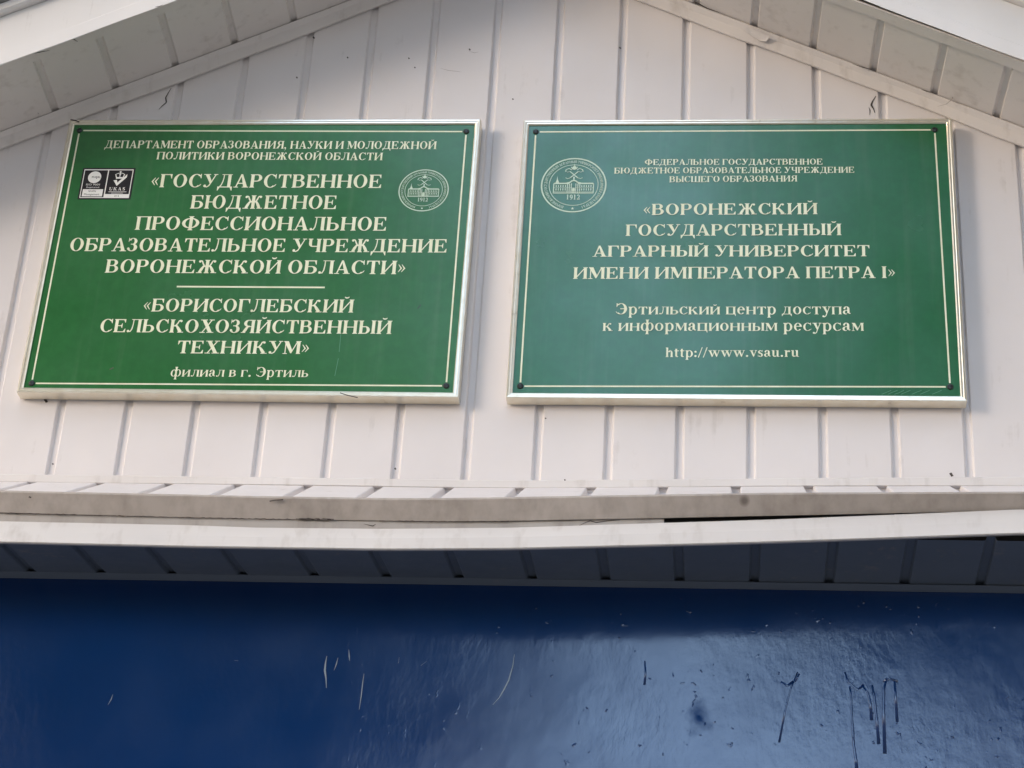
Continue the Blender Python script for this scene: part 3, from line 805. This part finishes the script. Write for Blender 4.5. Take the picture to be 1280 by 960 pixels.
seal(SGR, -0.28312, 2.28762, 0.0610)

# certification badge
def badge(sg):
    p00, p10, p11, p01 = [local(sg, *p) for p in ((97.2, 248.9), (163.2, 249.4), (169.2, 210.2), (104.0, 210.3))]
    cx = (p00+p10+p11+p01)/4; wd = ((p10-p00).length+(p11-p01).length)/2; hg = ((p01-p00).length+(p11-p10).length)/2
    x0, z0 = cx.x-wd/2, cx.y-hg/2
    def q(u, v_): return x0+u*wd, z0+v_*hg
    def plate(name, rects, mtl, y, parent):
        bm = bmesh.new()
        for (a, b, c_, d) in rects:
            (xa, za), (xb, zb) = q(a, b), q(c_, d)
            add_box(bm, xa, xb, y, FACE+0.0004, za, zb)
        return obj(name, bm, mtl, parent)
    root = plate('badge', [(0, 0, 1, 1)], M['badge_black'], FACE-0.0006, sg)
    Y = FACE-0.0008
    bm = bmesh.new()
    def flat(poly, dy=0.0): bm.faces.new([bm.verts.new((*q(u, v_)[:1], Y-dy, q(u, v_)[1])) for u, v_ in poly])
    # thin white outline and the two footers
    for a in (rect(0.03, 0.035, 0.045, 0.955), rect(0.955, 0.035, 0.97, 0.955), rect(0.045, 0.925, 0.955, 0.955), rect(0.485, 0.035, 0.505, 0.925),
              rect(0.045, 0.035, 0.485, 0.06), rect(0.07, 0.085, 0.455, 0.315), rect(0.505, 0.035, 0.955, 0.16)): flat(a)
    # round mark, left
    as_ = hg/wd
    flat([(0.25+0.36*0.5*as_*math.cos(t), 0.70+0.19*math.sin(t)) for t in [2*PI*i/28 for i in range(28)]])
    # tick and crown, right
    flat([(0.62, 0.60), (0.685, 0.62), (0.70, 0.53), (0.865, 0.80), (0.865, 0.70), (0.70, 0.42)])
    for k, ch in enumerate(strk([(0.66, 0.68), (0.80, 0.68)], 0.05)): flat(ch)
    for s in (-1, 1):
        for k, ch in enumerate(strk([(0.73+s*0.065, 0.70), (0.73+s*0.085, 0.79), (0.73+s*0.04, 0.83), (0.73, 0.79)], 0.018)): flat(ch, 0.0001*(2+s))
    for ch in strk([(0.73, 0.71), (0.73, 0.90)], 0.016): flat(ch, 0.0002)
    for ch in strk([(0.71, 0.865), (0.75, 0.865)], 0.03): flat(ch, 0.0004)
    # UKAS
    gl, w_ = run('UKAS', 26)
    for g_ in gl:
        for k, p in enumerate(g_): flat([(0.57+x/w_*0.30, 0.275+z*0.00105) for x, z in p], 0.00002*k)
    for a in (rect(0.565, 0.225, 0.905, 0.240), rect(0.62, 0.185, 0.84, 0.198)): flat(a)
    flat_obj('badge_print', bm, M['badge_white'], root)
    # small sans lettering
    def word(txt, u, v_, width, height, mtl, y):
        cu = bpy.data.curves.new('t', 'FONT'); cu.body = txt; cu.align_x = 'LEFT'; cu.resolution_u = 2
        tmp = bpy.data.objects.new('t', cu); COL.objects.link(tmp)
        bpy.context.view_layer.update()
        me = bpy.data.meshes.new_from_object(tmp.evaluated_get(bpy.context.evaluated_depsgraph_get()))
        bpy.data.objects.remove(tmp)
        xs = [p.co.x for p in me.vertices]; ys = [p.co.y for p in me.vertices]
        a0, a1, b0, b1 = min(xs), max(xs), min(ys), max(ys)
        for p in me.vertices:
            X, Z = q(u+(p.co.x-a0)/(a1-a0)*width, v_+(p.co.y-b0)/(b1-b0)*height)
            p.co = (X, y, Z)
        me.materials.clear(); me.materials.append(mtl)
        o = bpy.data.objects.new('badge_lettering', me); COL.objects.link(o); o.parent = root
        face_front(o)
    word('nqa.', 0.20, 0.645, 0.17, 0.085, M['badge_black'], Y-0.0002)
    word('ISO 9001', 0.115, 0.435, 0.26, 0.06, M['badge_white'], Y)
    word('Registered', 0.13, 0.345, 0.24, 0.055, M['badge_white'], Y)
    word('Quality', 0.18, 0.215, 0.15, 0.075, M['badge_black'], Y-0.0002)
    word('Management', 0.11, 0.105, 0.29, 0.075, M['badge_black'], Y-0.0002)
    word('015', 0.69, 0.075, 0.09, 0.05, M['badge_black'], Y-0.0002)
badge(SGL)

# ------------------------------------------------------------------ small wear on the building
def crack(pts, Y, wd, name='crack', mtl='crack', taper=True, parent=None):
    P = [at(*p, Y) for p in pts]
    bm = bmesh.new(); n_ = len(P)
    for i, (a, b) in enumerate(zip(P, P[1:])):
        d = (b-a).normalized(); nn_ = Vector((-d.z, 0, d.x))
        wa = wd*(1-0.75*abs(2*i/max(n_-1, 1)-1)) if taper else wd
        wb = wd*(1-0.75*abs(2*(i+1)/max(n_-1, 1)-1)) if taper else wd
        bm.faces.new([bm.verts.new(v_) for v_ in (a+nn_*wa/2, b+nn_*wb/2, b-nn_*wb/2, a-nn_*wa/2)])
    return flat_obj(name, bm, M[mtl], parent or B)
crack([(198.5, 137), (202, 133), (208, 128), (207, 122), (211, 115), (214, 110)], -0.0006, 0.0030)
crack([(1093.5, 141), (1092, 136), (1090, 133), (1089, 131), (1091, 126), (1095, 120)], -0.0006, 0.0042)
crack([(1087, 144), (1087.5, 138), (1086, 134)], -0.0006, 0.002)
for x, y, s in ((434.5, 72, 2), (511, 73, 2), (518.5, 84.5, 1.8), (250, 92, 2.6), (371, 97, 2.2), (392, 47, 3), (587, 62, 2.4), (641, 124, 2), (775, 60, 2.6),
                (57, 501, 5), (66, 580, 2), (494, 586, 2.4), (1189, 593.5, 5), (1200, 452, 1.8), (682, 523, 1.6), (706, 600, 1.8), (30, 612, 2.5)):
    crack([(x-s*0.25, y-s*0.45), (x+s*0.1, y), (x+s*0.3, y+s*0.4)], -0.0105 if y > 590 else -0.0006, 0.0014+0.0006*s, 'speck', taper=False)
crack([(550, 85), (560, 88), (570, 89), (577, 90)], -0.0006, 0.0013, 'scuff', 'grey_board')
crack([(586, 64), (593, 66), (598, 65)], -0.0006, 0.0012, 'scuff', 'grey_board')
# torn edge under the left rake fascia, peeled cover on the right rake
def curl(pts, Y, wd, mtl='soffit'):
    bm = bmesh.new(); tube(bm, [at(*p, y) for p, y in zip(pts, Y)], wd, 6); obj('peeled_edge', bm, M[mtl], B)
def flap(name, quad, Y, mtl):
    bm = bmesh.new(); a = [at(*p, y) for p, y in zip(quad, Y)]
    loft(bm, [a, [p+Vector((0, 0.0012, 0.0005)) for p in a]]); obj(name, bm, M[mtl], B)
flap('peeled_edge', [(929, 38), (934, 33.5), (962, 46), (958, 52), (950, 51)], [-0.020, -0.024, -0.024, -0.017, -0.014], 'trim')
crack([(868, 2), (874, 5), (884, 10.5), (899, 15.5)], -0.026, 0.003)
crack([(1066, 80), (1078, 84), (1092, 88)], -0.0275, 0.002)
crack([(1152, 112), (1158, 114), (1164, 116)], -0.0275, 0.002)
crack([(1172, 133), (1183, 130), (1190, 124), (1193, 117), (1193, 113)], -0.0300, 0.0020, 'crease', 'grey_board')
crack([(77, 50), (85, 49.5), (92, 49), (97, 52)], -DR-0.0005, 0.0035)
crack([(22, 72.5), (30, 69), (45, 66), (62, 63)], -DR-0.001, 0.003)
crack([(92, 47), (100, 44.5), (108, 43)], -DR-0.001, 0.002)
crack([(194, 8.5), (199, 8), (204, 6)], -DR-0.010, 0.002)
crack([(176, 20), (179.5, 23.5)], -0.155, 0.0018, taper=False)
for q_, ys in ((((22, 88), (28, 94), (33, 101), (38, 114)), (-0.135, -0.125, -0.11, -0.085)), (((40, 116), (43, 130), (48, 142)), (-0.08, -0.055, -0.03))):
    bm = bmesh.new(); tube(bm, [at(*p, y) - Vector((0, 0, 0.0003)) for p, y in zip(q_, ys)], [0.0006, 0.0012, 0.0010, 0.0005][:len(q_)], 6, flat=1.0)
    obj('crease', bm, M['grey_board'], B)
# ragged dirt and splits along the joints of the lower canopy
rnd = random.Random(3)
def ragged(xa, xb, fy, Y, wmax, step=4):
    x = xa; pts = []
    while x < xb: pts.append((x, fy(x)+rnd.uniform(-0.5, 0.5))); x += step*rnd.uniform(0.6, 1.4)
    P = [at(*p, Y) for p in pts]; bm = bmesh.new()
    ws = [wmax*rnd.uniform(0.15, 1) for _ in P]
    for i in range(len(P)-1):
        a, b = P[i], P[i+1]; u = Vector((0, 0, 1))
        bm.faces.new([bm.verts.new(v_) for v_ in (a+u*ws[i]/2, b+u*ws[i+1]/2, b-u*ws[i+1]/2, a-u*ws[i]/2)])
    flat_obj('open_joint', bm, M['crack'], B)
by = lambda x: float(np.interp(x, [0, 240, 320, 480, 560, 640, 830, 960, 1140, 1280], [641, 647, 648.5, 651, 652, 651.5, 648, 645, 641, 638]))
ragged(2, 418, by, -DC+0.0150, 0.0016)
ragged(474, 640, by, -DC+0.0150, 0.0014)
ragged(370, 418, lambda x: by(x)-1, -DC+0.0140, 0.0034, 3)
crack([(337, 626.5), (344, 625.3), (354, 624.6)], -DC-0.0046, 0.0022, 'scuff', taper=False)
crack([(36, 621), (39, 622)], -DC-0.0046, 0.0025, 'scuff', taper=False)
crack([(724, 657), (732, 653), (738, 651), (745, 653), (760, 651), (775, 650)], -DC+0.0183, 0.0018, 'scuff')
crack([(455, 655), (466, 657.5), (470, 655)], -DC+0.0183, 0.0018, 'scuff')

# runs and sags in the blue paint
def drip(pts, rads, name='paint_run'):
    P = [at(*p, -0.0003) for p in pts]
    bm = bmesh.new(); tube(bm, P, [r_*1.7 for r_ in rads], 12, flat=0.13)
    o = obj(name, bm, M['blue'], blue, smooth=True)
for pts, r in (([(1062, 858), (1064, 868), (1064.5, 890), (1066, 910), (1067, 930), (1070, 950), (1071, 962)], 0.0014),
               ([(1078, 857), (1085, 866), (1088, 880), (1089.5, 900)], 0.0013),
               ([(1090, 856), (1093, 870), (1096, 900), (1098.5, 930)], 0.0013),
               ([(1108, 848), (1105, 862), (1104.5, 890), (1106, 942)], 0.0014),
               ([(1118, 850), (1119.5, 870), (1121.5, 902)], 0.0012),
               ([(1056, 840), (1060, 852), (1072, 862), (1080, 856)], 0.0011),
               ([(1104, 852), (1112, 848), (1122, 852)], 0.0010),
               ([(997, 840), (988, 862), (981, 890), (974, 928)], 0.0009),
               ([(976, 852), (984, 857), (992, 852)], 0.0012),
               ([(806, 826), (807, 842), (805.5, 856)], 0.0010),
               ([(994, 852), (999, 842)], 0.0008)):
    n_ = len(pts)
    drip(pts, [r*(0.45+0.55*min(1, (i+1)/max(n_-1, 1))) * (1.25 if i == n_-1 else 1) for i in range(n_)])
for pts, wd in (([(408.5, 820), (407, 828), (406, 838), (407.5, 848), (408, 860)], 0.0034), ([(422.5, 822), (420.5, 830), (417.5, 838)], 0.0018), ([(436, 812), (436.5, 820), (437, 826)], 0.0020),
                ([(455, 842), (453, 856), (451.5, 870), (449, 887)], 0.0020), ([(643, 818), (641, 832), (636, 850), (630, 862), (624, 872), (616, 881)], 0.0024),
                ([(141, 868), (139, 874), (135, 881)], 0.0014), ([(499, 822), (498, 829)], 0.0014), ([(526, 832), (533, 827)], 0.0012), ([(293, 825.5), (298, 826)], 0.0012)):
    crack(pts, -0.0007, wd, 'painted_glint', 'pale_blue', parent=blue)  # sky glints off ridges in the paint, drawn as pale ribbons
for _ in range(14):
    x = rnd.uniform(640, 1270); y = rnd.uniform(835, 958); a = rnd.uniform(0, PI); l_ = rnd.uniform(1.5, 5)
    drip([(x, y), (x+l_*math.cos(a)*0.5, y+l_*math.sin(a)*0.5+rnd.uniform(-1, 1)), (x+l_*math.cos(a), y+l_*math.sin(a))], [0.0005, rnd.uniform(0.0007, 0.0012), 0.0005], 'paint_lump')

# wear on the signs
def sign_mark(sg, pts, wd, mtl, name):
    bm = bmesh.new(); ribbon(bm, [tuple(local(sg, *p)) for p in pts], wd, FACE-0.0002)
    flat_obj(name, bm, M[mtl], sg)
for p in ([(426, 418), (424, 440)], [(423, 448), (418.5, 470)]): sign_mark(SGL, p, 0.0010, 'green_scuff', 'scratch')
sign_mark(SGL, [(522, 386), (526, 381)], 0.0016, 'black', 'scratch')
sign_mark(SGL, [(137, 462), (142, 459.5)], 0.0022, 'dark_wood', 'scratch')
for x in (1102, 1110, 1118, 1126, 1140, 1150, 1165): sign_mark(SGR, [(x, 493), (x+5, 490.5+(x%3)*0.4), (x+12, 488)], 0.0011, 'green_scuff', 'scratch')
for x in (695, 703, 711, 722, 734, 745, 756): sign_mark(SGR, [(x, 157), (x+8, 155)], 0.0014, 'black', 'scratch')
for x in (530, 541, 552): sign_mark(SGL, [(x, 157.5), (x+9, 155.5)], 0.0014, 'black', 'scratch')
def frame_mark(sg, pts, wd, mtl):
    inv = sg.matrix_world.inverted()
    P = [inv @ at(*p, -TH-0.0007) for p in pts]; bm = bmesh.new(); ribbon(bm, [(p.x, p.z) for p in P], wd, -TH-0.0007)
    flat_obj('scratch', bm, M[mtl], sg)
frame_mark(SGL, [(425, 491), (434, 494), (447, 497)], 0.0016, 'crack')
frame_mark(SGL, [(88, 149.5), (94, 150.5), (99, 152.5)], 0.0026, 'crack')

# ------------------------------------------------------------------ trees across the yard, mirrored in the gloss
def tree(x, y, h, rad, trunk_h, seed, label):
    rr = random.Random(seed)
    t = thing('tree', label, 'tree', (x, y, 0))
    bm = bmesh.new()
    tube(bm, [(0, 0, 0), (0.05, 0, trunk_h*0.5), (0.02, 0.05, trunk_h), (0, 0, h*0.8)], [0.24, 0.19, 0.15, 0.04], 10)
    for k in range(9):
        a = rr.uniform(0, 2*PI); z = rr.uniform(trunk_h*0.8, h*0.7); l_ = rad*rr.uniform(0.5, 0.9)
        tube(bm, [(0, 0, z), (l_*0.5*math.cos(a), l_*0.5*math.sin(a), z+l_*0.35), (l_*math.cos(a), l_*math.sin(a), z+l_*0.6)], [0.09, 0.06, 0.02], 6)
    obj('trunk', bm, M['bark'], t)
    bm = bmesh.new()
    clumps = []
    for k in range(85):
        while True:
            p = Vector((rr.uniform(-1, 1), rr.uniform(-1, 1), rr.uniform(-1, 1)))
            if p.length < 1: break
        clumps.append((Vector((p.x*rad, p.y*rad, trunk_h+(h-trunk_h)*(0.5+0.5*p.z))), rr.uniform(0.5, 1.0)*rad*0.36))
    for c_, r_ in clumps:
        for k in range(150):
            d = Vector((rr.gauss(0, 1), rr.gauss(0, 1), rr.gauss(0, 1))).normalized()*r_*rr.uniform(0.55, 1.05)
            s = rr.uniform(0.09, 0.17); u = Vector((rr.gauss(0, 1), rr.gauss(0, 1), rr.gauss(0, 1))).normalized(); v_ = u.orthogonal()
            p = c_+d
            bm.faces.new([bm.verts.new(q) for q in (p-u*s, p+v_*s*0.5, p+u*s, p-v_*s*0.5)])
    obj('crown', bm, M['leaf'], t)
    return t
def copy_tree(src, az, dist, rot, sc_, label):
    c_ = src.copy(); COL.objects.link(c_); c_['label'] = label
    c_.location = (dist*math.sin(R(az)), -dist*math.cos(R(az)), 0); c_.rotation_euler = (0, 0, rot); c_.scale = (sc_,)*3
    for ch in src.children:
        k = ch.copy(); COL.objects.link(k); k.parent = c_
# directions are measured outwards from the wall: negative to the left
def tree_at(az, dist, *a): return tree(dist*math.sin(R(az)), -dist*math.cos(R(az)), *a)
tl = tree_at(-20.5, 12.5, 14.5, 2.9, 3.0, 11, 'tall leafy tree across the yard, nearest on the left side')
tr = tree_at(13.5, 12, 16.0, 3.3, 6.2, 12, 'broad high-crowned tree across the yard, nearest on the right side')
copy_tree(tl, -37, 13, 1.7, 1.0, 'second leafy tree from the gap across the yard, on the left side')
copy_tree(tr, 31, 13, 2.5, 1.05, 'second high-crowned tree from the gap across the yard, on the right')
copy_tree(tl, 24, 17, 0.8, 0.72, 'lower leafy tree standing behind the high-crowned ones')
copy_tree(tl, 50, 15, 2.9, 1.0, 'leafy tree at the far right edge of the yard')
